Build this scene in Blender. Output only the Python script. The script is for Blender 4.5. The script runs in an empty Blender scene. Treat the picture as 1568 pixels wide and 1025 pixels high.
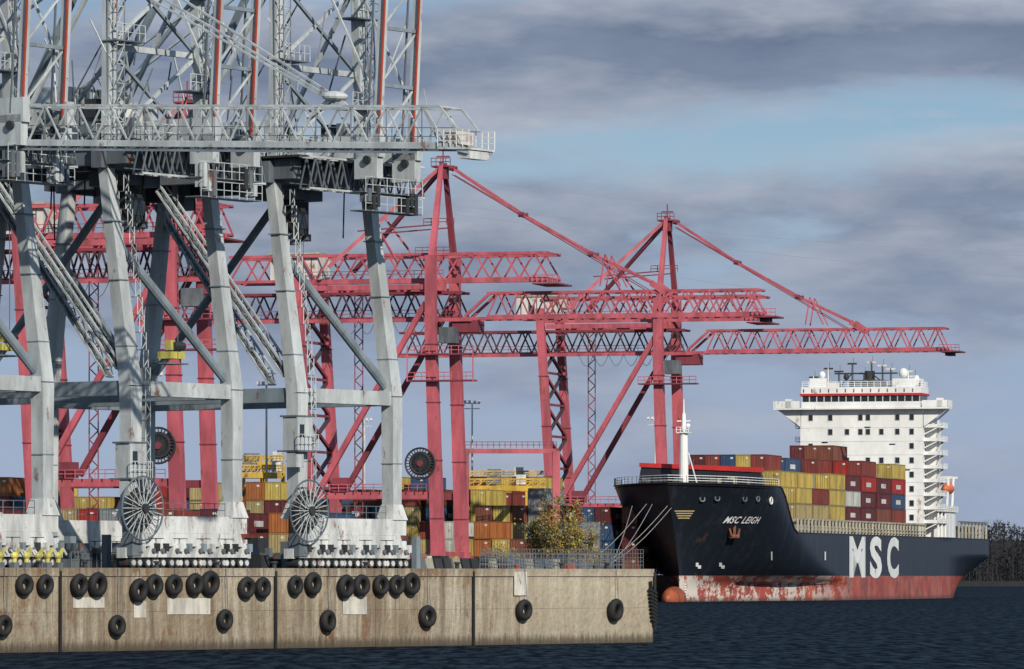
import bpy, math, random
from mathutils import Vector, Matrix
random.seed(7)
F=8711.0; H=4.86
Z=Vector((0,0,1))
def P(px,py,Y): return Vector(((px-784)/F*Y, Y, H+(885-py)/F*Y))
scene=bpy.context.scene
# ------------------------------------------------------------------ materials
def nn(nt,t,**k):
    n=nt.nodes.new(t)
    for a,b in k.items(): setattr(n,a,b)
    return n
def base(name,rough=.5,metal=0,spec=.4):
    m=bpy.data.materials.new(name); m.use_nodes=True
    nt=m.node_tree; b=nt.nodes['Principled BSDF']
    b.inputs['Roughness'].default_value=rough; b.inputs['Metallic'].default_value=metal
    b.inputs['Specular IOR Level'].default_value=spec
    return m,nt,b
def noise(nt,vec,scale,detail=4,rough=.6,vs=None,loc=None):
    n=nn(nt,'ShaderNodeTexNoise'); n.inputs['Scale'].default_value=scale
    n.inputs['Detail'].default_value=detail; n.inputs['Roughness'].default_value=rough
    if vs:
        mp=nn(nt,'ShaderNodeMapping'); mp.inputs['Scale'].default_value=vs
        if loc: mp.inputs['Location'].default_value=loc
        nt.links.new(vec,mp.inputs['Vector']); vec=mp.outputs[0]
    nt.links.new(vec,n.inputs['Vector']); return n.outputs['Fac']
def ramp(nt,fac,stops,interp='LINEAR'):
    r=nn(nt,'ShaderNodeValToRGB'); e=r.color_ramp.elements; r.color_ramp.interpolation=interp
    while len(e)<len(stops): e.new(.5)
    for i,(p,c) in enumerate(stops):
        e[i].position=p; e[i].color=(c if len(c)==4 else (*c,1)) if hasattr(c,'__len__') else (c,c,c,1)
    nt.links.new(fac,r.inputs[0]); return r.outputs[0]
def mix(nt,fac,a,b,mode='MIX'):
    m=nn(nt,'ShaderNodeMix',data_type='RGBA',blend_type=mode)
    for s,v in ((0,fac),(6,a),(7,b)):
        if hasattr(v,'links'): nt.links.new(v,m.inputs[s])
        elif s==0: m.inputs[0].default_value=v
        else: m.inputs[s].default_value=(*v,1)
    return m.outputs[2]
def math_(nt,op,a,b=None,clamp=False):
    m=nn(nt,'ShaderNodeMath',operation=op); m.use_clamp=clamp
    for i,v in enumerate((a,b)):
        if v is None: continue
        if hasattr(v,'links'): nt.links.new(v,m.inputs[i])
        else: m.inputs[i].default_value=v
    return m.outputs[0]
def pos(nt): return nn(nt,'ShaderNodeNewGeometry').outputs['Position']
def paint(name,col,rough=.5,dirt=.35,rust=0.0,scale=.6,metal=0):
    m,nt,b=base(name,rough,metal)
    p=pos(nt)
    f=noise(nt,p,scale,5,.65,(1,1,.25))
    dk=tuple(c*(1-dirt)*.9 for c in col)
    c=mix(nt,ramp(nt,f,[(.38,1.0),(.62,0.0)]),col,dk)
    f2=noise(nt,p,scale*5,3,.6)
    c=mix(nt,ramp(nt,f2,[(.45,0.0),(.8,.35)]),c,tuple(x*.6 for x in col))
    if rust>0:
        f3=noise(nt,p,scale*1.7,6,.7,(1,1,.5))
        c=mix(nt,ramp(nt,f3,[(.62-rust*.12,0.0),(.70-rust*.1,.85)]),c,(.16,.06,.03))
    nt.links.new(c,b.inputs['Base Color'])
    return m
GREY=paint('crane_grey_paint',(.49,.53,.545),.45,.32,.15)
GREYD=paint('crane_dark_grey_paint',(.135,.16,.185),.5,.4,.2)  # darker grey coat for rails, platforms, ribs and top beams
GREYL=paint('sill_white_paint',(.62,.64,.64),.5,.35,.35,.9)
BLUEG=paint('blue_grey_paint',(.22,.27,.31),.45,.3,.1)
DARK=paint('dark_machinery',(.032,.036,.04),.6,.4,.2)
REDS=paint('red_rail_paint',(.40,.06,.03),.5,.3,.1)
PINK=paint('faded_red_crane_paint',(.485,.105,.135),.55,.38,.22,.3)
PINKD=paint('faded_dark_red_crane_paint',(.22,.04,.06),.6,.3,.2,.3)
STEELD=paint('dark_truss_steel',(.07,.042,.055),.6,.3,.2,.3)
WHITE=paint('white_ship_paint',(.80,.81,.80),.4,.10,.05,.12)
WHITEP=paint('off_white_paint',(.62,.61,.58),.5,.2,.2,.3)
GLASS,_n,_b=base('window_glass',.15); _b.inputs['Base Color'].default_value=(.02,.03,.04,1)
BEIGE=paint('beige_deck_paint',(.38,.36,.29),.6,.35,.4,.3)
RED=paint('ship_red_paint',(.50,.03,.03),.5,.2,.05,.2)
NAVY=paint('ship_black_paint',(.014,.017,.024),.4,.2,0,.2)
ORANGE=paint('lifeboat_orange',(.62,.16,.06),.4,.1,0,.3)
YEL=paint('yellow_paint',(.58,.36,.04),.5,.4,.3,.4)
YELL=paint('pale_yellow_paint',(.60,.55,.14),.5,.4,.3,.8)
RUBBER=paint('tire_rubber',(.018,.018,.02),.75,.3,0,2)
ASPH=paint('asphalt',(.07,.068,.062),.9,.3,0,.2)
CABLE=paint('steel_cable',(.10,.10,.11),.6,.1)
CABLEF=paint('distant_cable',(.22,.25,.31),.6,.1)
ROPE=paint('mooring_rope',(.28,.27,.25),.8,.1)
BARK=paint('bark',(.14,.11,.085),.9,.3)
# ------------------------------------------------------------------ mesh builder
class MB:
    def __init__(s): s.v=[];s.f=[];s.m=[];s.mats=[]
    def mi(s,mat):
        if mat not in s.mats: s.mats.append(mat)
        return s.mats.index(mat)
    def hexa(s,c,mat):
        i=len(s.v); s.v+= [Vector(x) for x in c]; k=s.mi(mat)
        for q in ((0,3,2,1),(4,5,6,7),(0,1,5,4),(1,2,6,5),(2,3,7,6),(3,0,4,7)):
            s.f.append(tuple(i+a for a in q)); s.m.append(k)
    def beam(s,p,q,w,h=None,mat=None,side=None,w2=None,h2=None):
        h=w if h is None else h; w2=w if w2 is None else w2; h2=h if h2 is None else h2
        d=(q-p)
        if d.length<1e-6: return
        d.normalize()
        sd=side.copy() if side is not None else d.cross(Z)
        if sd.length<.05: sd=Vector((1,0,0))
        sd=(sd-d*sd.dot(d)).normalized(); up=sd.cross(d).normalized()
        def ring(c,w,h): return [c-sd*w/2-up*h/2,c+sd*w/2-up*h/2,c+sd*w/2+up*h/2,c-sd*w/2+up*h/2]
        s.hexa(ring(p,w,h)+ring(q,w2,h2),mat)
    def tube(s,p,q,r,mat,n=8,r2=None,cap=True):
        r2=r if r2 is None else r2
        d=(q-p).normalized(); sd=d.cross(Z)
        if sd.length<.05: sd=Vector((1,0,0))
        sd.normalize(); up=sd.cross(d); i=len(s.v); k=s.mi(mat)
        for c,rr in ((p,r),(q,r2)):
            for j in range(n):
                a=2*math.pi*j/n; s.v.append(c+sd*math.cos(a)*rr+up*math.sin(a)*rr)
        for j in range(n):
            s.f.append((i+j,i+(j+1)%n,i+n+(j+1)%n,i+n+j)); s.m.append(k)
        if cap:
            s.f.append(tuple(i+j for j in range(n))[::-1]); s.m.append(k)
            s.f.append(tuple(i+n+j for j in range(n))); s.m.append(k)
    def box(s,o,ax,ay,az,mat):
        s.hexa([o,o+ax,o+ax+ay,o+ay,o+az,o+ax+az,o+ax+ay+az,o+ay+az],mat)
    def ell(s,c,ax,ay,az,mat,n=12,m=8):
        i=len(s.v);k=s.mi(mat)
        for a in range(m+1):
            t=math.pi*a/m
            for b in range(n):
                u=2*math.pi*b/n; s.v.append(c+ax*math.sin(t)*math.cos(u)+ay*math.sin(t)*math.sin(u)+az*math.cos(t))
        for a in range(m):
            for b in range(n):
                s.f.append((i+a*n+b,i+(a+1)*n+b,i+(a+1)*n+(b+1)%n,i+a*n+(b+1)%n)); s.m.append(k)
    def quad(s,a,b,c,d,mat):
        i=len(s.v); s.v+=[a,b,c,d]; s.f.append((i,i+1,i+2,i+3)); s.m.append(s.mi(mat))
    def torus(s,c,e1,e2,R,r,mat,n=20,m=6,wid=1.0):
        ax=e1.cross(e2).normalized(); i=len(s.v);k=s.mi(mat)
        for a in range(n):
            t=2*math.pi*a/n; rad=e1*math.cos(t)+e2*math.sin(t)
            for b in range(m):
                u=2*math.pi*b/m; s.v.append(c+rad*(R+r*math.cos(u))+ax*r*wid*math.sin(u))
        for a in range(n):
            for b in range(m):
                s.f.append((i+a*m+b,i+((a+1)%n)*m+b,i+((a+1)%n)*m+(b+1)%m,i+a*m+(b+1)%m)); s.m.append(k)
    def truss(s,p,q,wv,hv,n,c,b,mc,mb,cross=True,x=False,bottomdiag=True):
        for w in (-.5,.5):
            for h in (0,1):
                s.beam(p+wv*w+hv*h,q+wv*w+hv*h,c,c,mc)
        for w in (-.5,.5):
            for j in range(n):
                a=p.lerp(q,j/n)+wv*w; e=p.lerp(q,(j+1)/n)+wv*w; mdd=(a+e)/2
                if x:
                    s.beam(a,e+hv,b,b,mb); s.beam(a,a+hv,b,b,mb)
                else:
                    s.beam(a,mdd+hv,b,b,mb); s.beam(mdd+hv,e,b,b,mb)
        if cross:
            for j in range(n+1):
                a=p.lerp(q,j/n); s.beam(a-wv*.5,a+wv*.5,b,b,mb)
                s.beam(a-wv*.5+hv,a+wv*.5+hv,b,b,mb)
                if j<n and bottomdiag: s.beam(a-wv*.5,p.lerp(q,(j+1)/n)+wv*.5,b,b,mb)
    def rail(s,p,q,h=1.1,t=.06,n=6,mat=None,rows=2):
        for r in range(rows): s.beam(p+Z*h*(r+1)/rows,q+Z*h*(r+1)/rows,t,t,mat)
        for j in range(n+1):
            a=p.lerp(q,j/n); s.beam(a,a+Z*h,t,t,mat)
    def mesh(s,name,smooth=False,origin=None):
        me=bpy.data.meshes.new(name); o=origin or Vector((0,0,0))
        me.from_pydata([v-o for v in s.v],[],s.f)
        for m in s.mats: me.materials.append(m)
        me.polygons.foreach_set('material_index',s.m)
        if smooth: me.polygons.foreach_set('use_smooth',[True]*len(me.polygons))
        me.update(); return me
    def build(s,name,smooth=False,parent=None):
        xs=[v.x for v in s.v];ys=[v.y for v in s.v];zs=[v.z for v in s.v]
        o=Vector(((min(xs)+max(xs))/2,(min(ys)+max(ys))/2,min(zs)))
        ob=bpy.data.objects.new(name,s.mesh(name,smooth,o)); ob.location=o
        scene.collection.objects.link(ob)
        if parent:
            ob.parent=parent; ob.matrix_parent_inverse=Matrix.Translation(-parent.location)
        return ob
def empty(name,loc):
    e=bpy.data.objects.new(name,None); e.location=loc; scene.collection.objects.link(e); return e
# ------------------------------------------------------------------ camera, light, sky
cam=bpy.data.cameras.new('camera'); co=bpy.data.objects.new('camera',cam); scene.collection.objects.link(co)
co.location=(0,0,H); co.rotation_euler=(math.radians(90),0,0)
cam.lens=200; cam.sensor_width=36; cam.shift_y=(885-512.5)/1568; cam.clip_start=5; cam.clip_end=60000
scene.camera=co
EL=27
sunv=Vector((.42,-.86,0)).normalized()*math.cos(math.radians(EL))+Z*math.sin(math.radians(EL))
sl=bpy.data.lights.new('sun','SUN'); sl.energy=4.6; sl.angle=math.radians(.5); sl.color=(1,.92,.79)
so=bpy.data.objects.new('sun',sl); so.rotation_euler=sunv.to_track_quat('Z','Y').to_euler(); so.location=(0,0,200); scene.collection.objects.link(so)
scene.view_settings.view_transform='Standard'; scene.view_settings.look='None'; scene.view_settings.exposure=0
w=bpy.data.worlds.new('World'); scene.world=w; w.use_nodes=True; nt=w.node_tree
bg=nt.nodes['Background']; bg.inputs[1].default_value=.1
sky=nn(nt,'ShaderNodeTexSky',sky_type='NISHITA'); sky.sun_disc=False
sky.sun_elevation=math.radians(EL); sky.sun_rotation=math.atan2(sunv.x,sunv.y)
tc=nn(nt,'ShaderNodeTexCoord').outputs['Generated']
sep=nn(nt,'ShaderNodeSeparateXYZ'); nt.links.new(tc,sep.inputs[0])
v=math_(nt,'MULTIPLY',sep.outputs[2],F/885.0)
u=math_(nt,'MULTIPLY',sep.outputs[0],F/784.0)
def srgb(r,g,b): return tuple(((x/255+.055)/1.055)**2.4*10 for x in (r,g,b))
L0=(3.1,1.7,.4)
n1=noise(nt,tc,1,8,.56,(12,12,44),L0)
n1u=noise(nt,tc,1,8,.56,(12,12,44),(L0[0],L0[1],L0[2]+.22))
n2=noise(nt,tc,1,6,.62,(45,45,130))
n3=noise(nt,tc,1,3,.5,(6,6,20),(1.3,0,2.2))
vw=math_(nt,'ADD',v,math_(nt,'MULTIPLY',math_(nt,'SUBTRACT',n3,.5),.26))
vw=math_(nt,'ADD',vw,math_(nt,'MULTIPLY',u,-.025))
bias=ramp(nt,vw,[(0,.45),(.22,.42),(.34,.62),(.46,.68),(.56,.68),(.64,.58),(.69,.42),(.745,.30),(.785,.55),(.83,.82),(.92,.78),(.97,.58),(1,.40)])
cov=math_(nt,'ADD',bias,math_(nt,'MULTIPLY',math_(nt,'SUBTRACT',n1,.5),1.7))
cov=math_(nt,'ADD',cov,math_(nt,'MULTIPLY',math_(nt,'SUBTRACT',n2,.5),.40))
mask=ramp(nt,cov,[(.32,0.0),(.62,1.0)])
lit=math_(nt,'ADD',math_(nt,'MULTIPLY',math_(nt,'SUBTRACT',n1,n1u),3.6),.24,True)
lit=math_(nt,'ADD',lit,math_(nt,'MULTIPLY',math_(nt,'SUBTRACT',n2,.5),.28),True)
blue=ramp(nt,v,[(0,srgb(160,175,203)),(.35,srgb(150,171,201)),(.72,srgb(150,182,206)),(1,srgb(122,163,198))])
blue=mix(nt,.08,blue,sky.outputs[0])
cd=ramp(nt,cov,[(.35,srgb(163,175,195)),(.6,srgb(134,147,170)),(.95,srgb(106,119,144))])
cc=mix(nt,lit,cd,srgb(192,197,208))
lowc=ramp(nt,v,[(.1,1.0),(.60,.0)])
cc=mix(nt,math_(nt,'MULTIPLY',lowc,.62),cc,srgb(148,162,189))
col=mix(nt,math_(nt,'MULTIPLY',mask,.96),blue,cc)
nt.links.new(col,bg.inputs[0])
# ------------------------------------------------------------------ water
m=bpy.data.materials.new('water_material'); m.use_nodes=True; nt=m.node_tree
for n in list(nt.nodes): nt.nodes.remove(n)
out=nn(nt,'ShaderNodeOutputMaterial'); df=nn(nt,'ShaderNodeBsdfDiffuse'); gl=nn(nt,'ShaderNodeBsdfGlossy'); mx=nn(nt,'ShaderNodeMixShader')
p=pos(nt)
f=noise(nt,p,1,6,.7,(.30,.05,1)); f2=noise(nt,p,1,4,.65,(1.0,.12,1)); f4=noise(nt,p,1,3,.5,(.02,.006,1))
c=mix(nt,ramp(nt,f,[(.38,0.0),(.62,1.0)]),(.004,.008,.014),(.013,.024,.034))
c=mix(nt,ramp(nt,f2,[(.42,.7),(.56,0.0)]),c,(.002,.004,.008))
c=mix(nt,ramp(nt,f4,[(.4,.5),(.6,0.0)]),c,(.004,.008,.013))
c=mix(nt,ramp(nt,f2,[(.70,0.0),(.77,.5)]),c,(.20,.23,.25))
nt.links.new(c,df.inputs['Color'])
gl.inputs['Roughness'].default_value=.35; gl.inputs['Color'].default_value=(.8,.88,1,1)
bp=nn(nt,'ShaderNodeBump'); bp.inputs['Strength'].default_value=1; bp.inputs['Distance'].default_value=1.2
hh=math_(nt,'ADD',f,math_(nt,'MULTIPLY',f2,.5)); nt.links.new(hh,bp.inputs['Height'])
nt.links.new(bp.outputs[0],gl.inputs['Normal'])
nt.links.new(math_(nt,'MULTIPLY',ramp(nt,f2,[(.40,.15),(.62,1.0)]),.07),mx.inputs[0])
nt.links.new(df.outputs[0],mx.inputs[1]); nt.links.new(gl.outputs[0],mx.inputs[2]); nt.links.new(mx.outputs[0],out.inputs[0])
WATER=m
mb=MB(); mb.quad(Vector((-9000,-500,0)),Vector((9000,-500,0)),Vector((9000,30000,0)),Vector((-9000,30000,0)),WATER); mb.build('water')
# ------------------------------------------------------------------ grey quay frame
Q=Vector((-33.1,368,0)); D=Vector((.589,.808,0)).normalized(); N=Vector((-D.y,D.x,0))
ZT=5.52
def tt(px,off=0):
    r=(px-784)/F; o=Q+N*off
    return (r*o.y-o.x)/(D.x-r*D.y)
def C(t,off,z): return Q+D*t+N*off+Z*z
def G(px,py,off=0):
    p=C(tt(px,off),off,0); p.z=H+(885-py)/F*p.y; return p
m,nt,b=base('quay_concrete',.85,0,.2)
p=pos(nt)
dt=nn(nt,'ShaderNodeVectorMath',operation='DOT_PRODUCT'); nt.links.new(p,dt.inputs[0]); dt.inputs[1].default_value=D
sp=nn(nt,'ShaderNodeSeparateXYZ'); nt.links.new(p,sp.inputs[0])
cb=nn(nt,'ShaderNodeCombineXYZ'); nt.links.new(dt.outputs['Value'],cb.inputs[0]); nt.links.new(sp.outputs[2],cb.inputs[2])
vec=cb.outputs[0]; zz=sp.outputs[2]
al=math_(nt,'DIVIDE',math_(nt,'SUBTRACT',dt.outputs['Value'],Q.dot(D)),80.0)
big=noise(nt,vec,.09,4,.6,(1,1,1.6)); st=noise(nt,vec,1,6,.72,(.8,1,.07)); st2=noise(nt,vec,1,5,.7,(2.6,1,.14),(7,0,3)); fine=noise(nt,vec,2.2,6,.7); med=noise(nt,vec,.45,6,.7,(1,1,.55))
c=mix(nt,ramp(nt,big,[(.38,0.0),(.62,1.0)]),(.47,.42,.325),(.34,.275,.19))
c=mix(nt,ramp(nt,st,[(.45,0.0),(.58,.75)]),c,(.18,.135,.095))
c=mix(nt,ramp(nt,st,[(.34,.85),(.43,0.0)]),c,(.60,.57,.49))
c=mix(nt,ramp(nt,st2,[(.56,0.0),(.66,.7)]),c,(.10,.08,.065))
c=mix(nt,ramp(nt,med,[(.55,0.0),(.62,.85)]),c,(.21,.105,.05))
c=mix(nt,ramp(nt,med,[(.33,.8),(.40,0.0)]),c,(.13,.11,.09))
c=mix(nt,ramp(nt,fine,[(.3,.45),(.7,0.0)]),c,(.13,.105,.08))
c=mix(nt,math_(nt,'MULTIPLY',ramp(nt,al,[(.60,0.0),(.78,.62)]),ramp(nt,fine,[(.25,.5),(.6,1.0)])),c,(.50,.45,.35))
zn=math_(nt,'ADD',zz,math_(nt,'MULTIPLY',math_(nt,'SUBTRACT',st2,.5),1.8))
zr=ramp(nt,math_(nt,'DIVIDE',zn,6.0),[(0,.95),(.06,.8),(.13,.15),(.80,0.0),(.90,.2),(1,.4)])
c=mix(nt,zr,c,(.065,.052,.038))
nt.links.new(c,b.inputs['Base Color'])
bp=nn(nt,'ShaderNodeBump'); bp.inputs['Strength'].default_value=.7; bp.inputs['Distance'].default_value=.2
nt.links.new(math_(nt,'ADD',fine,med),bp.inputs['Height']); nt.links.new(bp.outputs[0],b.inputs['Normal'])
CONC=m
PATCH=paint('pale_concrete_patch',(.60,.58,.52),.85,.35,.15,1.5)
mb=MB()
seams=[-60,-40,tt(90),tt(420),tt(723),tt(1001)]
for i in range(len(seams)-1):
    a,e=seams[i]+.06,seams[i+1]-.06
    k=max(1,round((e-a)/5.2))
    for j in range(k):
        a1=a+(e-a)*j/k; e1=a+(e-a)*(j+1)/k
        rec=random.uniform(-.03,.03)
        mb.box(C(a1+.02,rec,-1.5),D*(e1-a1-.04),N*1.2,Z*(1.5+2.6),CONC)
        mb.box(C(a1+.02,rec+random.uniform(-.012,.012),2.615),D*(e1-a1-.04),N*1.2,Z*(ZT-.55-2.615),CONC)
    mb.box(C(a,-.10,ZT-.549),D*(e-a),N*1.6,Z*.549,CONC)
    if i>1: mb.box(C(a-.12,-.16,-1.2),D*.20,N*.5,Z*(ZT+1.0),RUBBER)
mb.box(C(-60,.6,-2),D*(tt(1001)+59.9),N*18,Z*(ZT+1.95),CONC)
for (x0,x1,y0,y1) in ((112,160,915,931),(205,224,921,946),(256,322,916,941),(525,562,914,941),(786,806,876,912)):
    p0=G(x0,y1,-.05);p1=G(x1,y1,-.05);p2=G(x1,y0,-.05);p3=G(x0,y0,-.05)
    if y0<880: p0,p1,p2,p3=[q-N*.08 for q in (p0,p1,p2,p3)]
    mb.quad(p0,p1,p2,p3,PATCH)
quay=mb.build('concrete_quay_wall')
mb=MB()
e=tt(1000)
for k in range(9):
    mb.beam(C(e-.9+k*.05,-.25,4.0-k*.28),C(e+.15,-.25,3.7-k*.28),.16,.16,RUBBER)
mb.beam(C(e-.6,-.2,4.6),C(e-.1,-.2,1.2),.18,.18,RUBBER); mb.beam(C(e,-.2,5.3),C(e,-.2,1.0),.16,.16,RUBBER)
mb.build('corner_fender')
mt=MB(); mt.torus(Vector((0,0,0)),D,Z,.55,.24,RUBBER,24,8,1.1); tire=mt.mesh('tire_fender',True)
tires=[(38,897),(70,896),(122,897),(150,895),(213,903),(237,896),(267,895),(299,894),(322,893),(378,900),(403,899),(453,896),(480,895),(530,897),(554,896),(584,895),(608,895),(631,895),(6,958),(180,958),(345,950),(503,950),(655,945),(803,935),(943,935)]
mbc=MB()
for x,y in tires:
    o=bpy.data.objects.new('tire_fender',tire); o.location=G(x,y,-.38)+Z*random.uniform(-.06,.06); s=random.uniform(.90,1.1); o.scale=(s,s,s); o.rotation_euler=(random.uniform(-.08,.08),random.uniform(-.05,.05),random.uniform(-.1,.1)); scene.collection.objects.link(o)
    t=G(x,y,-.15); a=Vector((t.x,t.y,ZT)); mbc.tube(a-N*.05,t+Z*.6-N*.25,.03,CABLE,4)
mbc.build('tire_chains')
mb=MB(); q=G(791,878,.5); mb.tube(q,q+Z*.5,.16,REDS); mb.tube(q+Z*.5,q+Z*.62,.22,REDS); mb.build('red_bollard')
for x in (60,130,240,333,420,560,700,860,930):
    mb=MB(); q=G(x,877,1.0); q.z=ZT; mb.tube(q,q+Z*.35,.16,DARK); mb.tube(q+Z*.35,q+Z*.48,.28,DARK,10,.2); mb.build('mooring_bollard')
SA=Vector((.2588,.9659,0)); SM=Vector((.9659,-.2588,0)); SB=Vector((33.9,1153,0))
def S(s,w,z): return SB+SA*s+SM*w+Z*z
def qedge(Y): return 14.3+.268*(Y-1153)
c1=C(tt(1001)-.06,1.5,0)
pts=[C(-60,1.5,0),c1,Vector((21,900,0)),Vector((10,1100,0)),Vector((qedge(1125),1125,0)),Vector((qedge(1480),1480,0)),Vector((-50,1600,0)),Vector((-2500,1700,0)),Vector((-2500,300,0))]
me=bpy.data.meshes.new('ground'); n=len(pts)
vv=[tuple(p+Z*(ZT-.02)) for p in pts]+[tuple(p-Z*2) for p in pts]
fs=[tuple(range(n))]+[(i,i+n,(i+1)%n+n,(i+1)%n) for i in range(n)]
me.from_pydata(vv,[],fs); me.materials.append(ASPH); me.materials.append(CONC)
for i,f in enumerate(me.polygons): f.material_index=0 if i==0 else 1
gr=bpy.data.objects.new('ground',me); scene.collection.objects.link(gr)
# ------------------------------------------------------------------ grey gantry cranes
def grey(pxL,pxR,lattice_seed,house=True):
    R=random.Random(lattice_seed)
    b=MB(); tR=tt(pxR,4); tL=tt(pxL,4); tc=(tR+tL)/2
    zs0,zs1=7.9,9.3
    for wside,(o0,o1) in enumerate(((4,6.2),(27,25))):
        b.box(C(tL+.2,o0-.7,zs0),D*(tR-tL+.6),N*1.4,Z*(zs1-zs0-.25),GREYL)
        b.box(C(tL+.9,o0-.72,zs0-.35),D*(tR-tL-.8),N*1.44,Z*.34,GREYL)
        b.rail(C(tL+1.5,o0-.6,zs1-.25),C(tR-1.5,o0-.6,zs1-.25),.9,.05,7,GREYD)
        for t in (tL,tR):
            b.beam(C(t,o0,zs1-.3),C(t,o0,zs1+.8),1.7,1.6,GREYL,side=D,w2=1.1,h2=1.1)
            b.beam(C(t,o0,zs1+.7),C(t,o0,17.8),1.0,1.0,GREY,side=D,w2=1.15,h2=1.05)
            b.beam(C(t,o0,17.8),C(t,o1,33),1.15,1.05,GREY,side=D,w2=.8,h2=.75)
            for zc in (13,20.5,25,29):
                oo=o0 if zc<17.8 else o0+(o1-o0)*(zc-17.8)/15.2
                b.beam(C(t,oo,zc),C(t,oo,zc+.08),1.16,1.08,BLUEG,side=D)
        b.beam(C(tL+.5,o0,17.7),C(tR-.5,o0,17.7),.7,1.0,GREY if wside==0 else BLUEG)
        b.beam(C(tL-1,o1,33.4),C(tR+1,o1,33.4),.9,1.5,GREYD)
        n4=5; span=tR-tL+1.6
        for g in range(n4):
            t0=tL-.6+span*(g+.5)/n4; w4=span/n4*.46
            b.beam(C(t0-w4,o0-.1,7.25),C(t0+w4,o0-.1,7.25),1.1,.5,GREYL)
            b.hexa([C(t0-w4*.6,o0-.75,7.0),C(t0+w4*.6,o0-.75,7.0),C(t0+w4*.6,o0+.4,7.0),C(t0-w4*.6,o0+.4,7.0),C(t0-.25,o0-.75,7.95),C(t0+.25,o0-.75,7.95),C(t0+.25,o0+.4,7.95),C(t0-.25,o0+.4,7.95)],GREYL)
            for s in (-.5,.5):
                cc=C(t0+s*w4*1.35,o0,6.5); h2=w4*.52
                b.hexa([cc+D*(-h2)-N*.78+Z*(-.25),cc+D*h2-N*.78+Z*(-.25),cc+D*h2+N*.4+Z*(-.25),cc+D*(-h2)+N*.4+Z*(-.25),
                        cc+D*(-h2*.35)-N*.78+Z*.62,cc+D*h2*.5-N*.78+Z*.62,cc+D*h2*.5+N*.4+Z*.62,cc+D*(-h2*.35)+N*.4+Z*.62],GREYL)
                b.tube(cc-N*.95+Z*.2,cc-N*.76+Z*.2,.17,GREYD,8)
                b.box(cc-N*1.05+D*(h2*.2)+Z*.15,D*.35,N*.3,Z*.55,random.choice([DARK,BLUEG,GREYL]))
                for ws in (-.55,.55):
                    b.tube(cc+D*ws*h2-Z*.62-N*.62,cc+D*ws*h2-Z*.62+N*.36,.34,DARK,12)
                    b.tube(cc+D*ws*h2-Z*.62-N*.68,cc+D*ws*h2-Z*.62-N*.61,.2,GREYL,8)
        for s in (tL-1.0,tR+1.2): b.box(C(s,o0-.4,6.2),D*.4,N*.8,Z*.7,YEL if wside else GREYL)
    for t in (tL,tR):
        b.beam(C(t,4.6,17.7),C(t,26.4,17.7),.8,1.0,BLUEG)
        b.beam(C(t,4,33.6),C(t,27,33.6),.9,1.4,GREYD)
    b.tube(C(tL+.3,5.4,27.5),C(tR-.4,4.3,18.6),.34,BLUEG,10)
    b.tube(C(tL+.3,25.8,27.5),C(tR-.4,26.7,18.6),.34,BLUEG,10)
    for t,(a,z0,e,z1) in ((tL,(16.5,32.5,4.9,19.0)),(tR,(26,32.5,15,19))):
        p=C(t,a,z0);q=C(t,e,z1)
        b.truss(p,q,D*.75,Z*.75,13,.14,.07,GREY,GREYD)
        b.beam(p-Z*.05,q-Z*.05,.6,.06,GREYD)
    b.tube(C(tR,26,20),C(tR,14,32.8),.3,BLUEG,8)
    zc=9.5
    while zc<32:
        oo=4 if zc<17.8 else 4+2.2*(zc-17.8)/15.2
        p=C(tL+.75,oo-.7,zc)
        b.beam(p,p+Z*1.2,.06,.06,GREY); b.beam(p+N*.6,p+N*.6+Z*1.2,.06,.06,GREY)
        b.beam(p+D*.5,p+D*.5+Z*1.2,.06,.06,GREY)
        b.beam(p,p+D*.5+Z*.6,.05,.05,GREY); b.beam(p,p+N*.6,.05,.05,GREYD)
        b.beam(p+D*.5+Z*.6,p+Z*1.2,.05,.05,GREY); b.beam(p,p+D*.5,.06,.06,GREYD)
        if int(zc)%6==0:
            b.box(p-N*.3-D*.3,D*1.5,N*1.2,Z*.08,GREYD); b.rail(p-N*.3-D*.3,p-N*.3+D*1.2,1.0,.05,3,GREY)
        zc+=1.2
    p=C(tL-1.35,2.9,13.8-(pxR<400)*2.2); b.box(p,D*1.7,N*1.3,Z*2.3,GREY); b.box(p-N*.02+D*.25+Z*.9,D*.5,N*.04,Z*.9,GLASS)
    b.box(p-D*.3-N*.3-Z*.12,D*2.3,N*1.9,Z*.1,GREYD); b.rail(p-D*.3-N*.3,p+D*2-N*.3,1.1,.05,5,GREY)
    b.box(p+Z*2.32-D*.1,D*1.9,N*1.5,Z*.12,GREYD)
    b.box(p-D*.2-Z*1.2,D*.9,N*.8,Z*1.0,GREY)
    rc=C(tL-.4,2.6,9.55)
    b.torus(rc,D,Z,2.15,.07,GREYD,36,5); b.torus(rc,D,Z,1.1,.04,GREYD,24,4)
    b.tube(rc-N*.35,rc+N*.9,.32,DARK,12)
    b.tube(rc+N*.2,rc+N*.26,1.45,DARK,24)
    for k in range(32):
        a=2*math.pi*k/32; r=D*math.cos(a)+Z*math.sin(a)
        b.beam(rc+r*.3+N*(.14 if k%2 else -.16),rc+r*2.15,.05,.05,GREY)
    b.box(rc-Z*3.2-D*.5+N*.5,D*1.0,N*.9,Z*3.4,GREYD)
    for s in (-2.2,2.2):
        b.box(C(tc+s-.35,-1.0,34.4),D*.7,N*50,Z*1.6,GREY)
        for k in range(24): b.box(C(tc+s-.42,1+k*2,34.35),D*.84,N*.12,Z*1.7,GREYD)
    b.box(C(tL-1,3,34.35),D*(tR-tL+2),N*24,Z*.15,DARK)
    for o in (2.6,6,12,18,24):
        b.rail(C(tL-1.2,o,34.5),C(tR+1.2,o,34.5),1.1,.06,9,GREY)
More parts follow.
